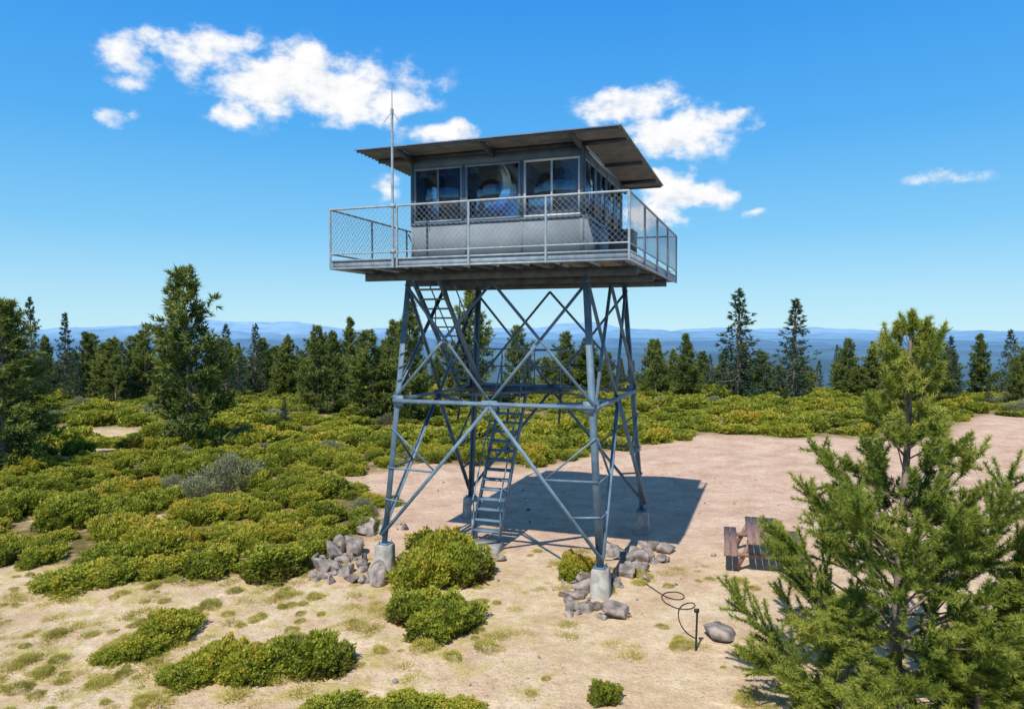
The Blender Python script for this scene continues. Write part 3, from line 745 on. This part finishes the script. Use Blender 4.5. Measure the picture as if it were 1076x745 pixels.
cb = N(nt, 'ShaderNodeCombineXYZ'); nt.links.new(az, cb.inputs[0]); nt.links.new(el, cb.inputs[1])
# each bank: centre, half-width, half-height, thinness (0 = full body, larger = wispier)
CL = [(345,94,92,30,0),(285,90,60,26,0),(400,104,42,24,.05),(245,122,26,13,.15),(318,68,40,18,.05),(208,60,38,20,.3),(240,44,40,12,.35),(138,56,32,19,.3),(158,44,18,12,.35),(135,86,20,10,.45),(120,124,15,9,.5),
 (462,141,38,11,.1),(665,112,50,18,.05),(714,142,50,24,0),(755,128,28,15,.15),(718,207,50,14,.05),(698,190,26,14,.05),(690,225,30,15,.15),(1000,184,34,8,.4),(793,226,14,6,.5),(405,197,18,12,.3)]
v0 = cb.outputs[0]
nz = N(nt, 'ShaderNodeTexNoise'); nz.inputs['Scale'].default_value = 26; nz.inputs['Detail'].default_value = 4; nt.links.new(v0, nz.inputs['Vector'])
s_ = N(nt, 'ShaderNodeVectorMath', operation='MULTIPLY_ADD'); nt.links.new(nz.outputs['Color'], s_.inputs[0]); s_.inputs[1].default_value = (.05,.034,0); s_.inputs[2].default_value = (-.025,-.017,0)
a2 = N(nt, 'ShaderNodeVectorMath', operation='ADD'); nt.links.new(s_.outputs[0], a2.inputs[0]); nt.links.new(v0, a2.inputs[1]); vw = a2.outputs[0]
acc = None
for px, py, rx, ry, th in CL:
    d = ray(px, py).normalized(); A = math.atan2(d.x, d.y); E = math.asin(d.z)
    kx, ky = F/rx/1.15, F/ry/1.15
    ml = N(nt, 'ShaderNodeVectorMath', operation='MULTIPLY_ADD'); nt.links.new(vw, ml.inputs[0]); ml.inputs[1].default_value = (kx, ky, 0); ml.inputs[2].default_value = (-A*kx, -E*ky, math.sqrt(th))
    dt = N(nt, 'ShaderNodeVectorMath', operation='DOT_PRODUCT'); nt.links.new(ml.outputs[0], dt.inputs[0]); nt.links.new(ml.outputs[0], dt.inputs[1])
    acc = dt.outputs['Value'] if acc is None else vmath(nt, 'MINIMUM', acc, dt.outputs['Value'])
acc = vmath(nt, 'POWER', 2.718, vmath(nt, 'MULTIPLY', acc, -1.0))
def fbm(off):
    st = N(nt, 'ShaderNodeVectorMath', operation='MULTIPLY_ADD'); nt.links.new(v0, st.inputs[0]); st.inputs[1].default_value = (1, 1.5, 1); st.inputs[2].default_value = off
    return noise(nt, 20, 7, st.outputs[0], 0.6)
f0 = fbm((0, 0, 0)); f1_ = fbm((-.008, .014, 0))
D = vmath(nt, 'ADD', acc, vmath(nt, 'MULTIPLY_ADD', f0, 1.7, -0.85))
al = N(nt, 'ShaderNodeMapRange', interpolation_type='SMOOTHSTEP'); nt.links.new(D, al.inputs[0]); al.inputs[1].default_value = 0.24; al.inputs[2].default_value = 0.84
guard = N(nt, 'ShaderNodeMapRange'); nt.links.new(acc, guard.inputs[0]); guard.inputs[1].default_value = 0.08; guard.inputs[2].default_value = 0.4
alpha = vmath(nt, 'MULTIPLY', al.outputs[0], guard.outputs[0])
sh = N(nt, 'ShaderNodeMapRange'); nt.links.new(vmath(nt, 'SUBTRACT', f0, f1_), sh.inputs[0]); sh.inputs[1].default_value = -0.16; sh.inputs[2].default_value = 0.08
ccol = ramp(nt, sh.outputs[0], [(0.0, (0.76,0.82,0.90)), (0.55, (0.95,0.96,0.985)), (1.0, (1.0,1.0,1.0))])
bg2 = N(nt, 'ShaderNodeBackground'); bg2.inputs['Strength'].default_value = 1.0; nt.links.new(ccol, bg2.inputs['Color'])
mx = N(nt, 'ShaderNodeMixShader'); nt.links.new(alpha, mx.inputs[0]); nt.links.new(bg.outputs[0], mx.inputs[1]); nt.links.new(bg2.outputs[0], mx.inputs[2])
out = N(nt, 'ShaderNodeOutputWorld'); nt.links.new(mx.outputs[0], out.inputs['Surface'])
L = bpy.data.lights.new('sun', 'SUN'); L.energy = 4.8; L.angle = rad(.53); L.color = (1.0, .945, .85)
so = bpy.data.objects.new('sun', L); so.rotation_euler = (-SUNDIR).to_track_quat('-Z', 'Y').to_euler(); so.location = (-10, -20, 40); scene.collection.objects.link(so)
cam = bpy.data.cameras.new('camera'); cam.sensor_width = 36; cam.lens = 36*F/1076; cam.clip_start = .1; cam.clip_end = 200000
co = bpy.data.objects.new('camera', cam); co.location = (0, 0, CH); co.rotation_euler = (rad(90)-PIT, 0, 0); scene.collection.objects.link(co)
scene.camera = co
scene.view_settings.view_transform = 'Standard'; scene.view_settings.look = 'None'; scene.view_settings.exposure = 0
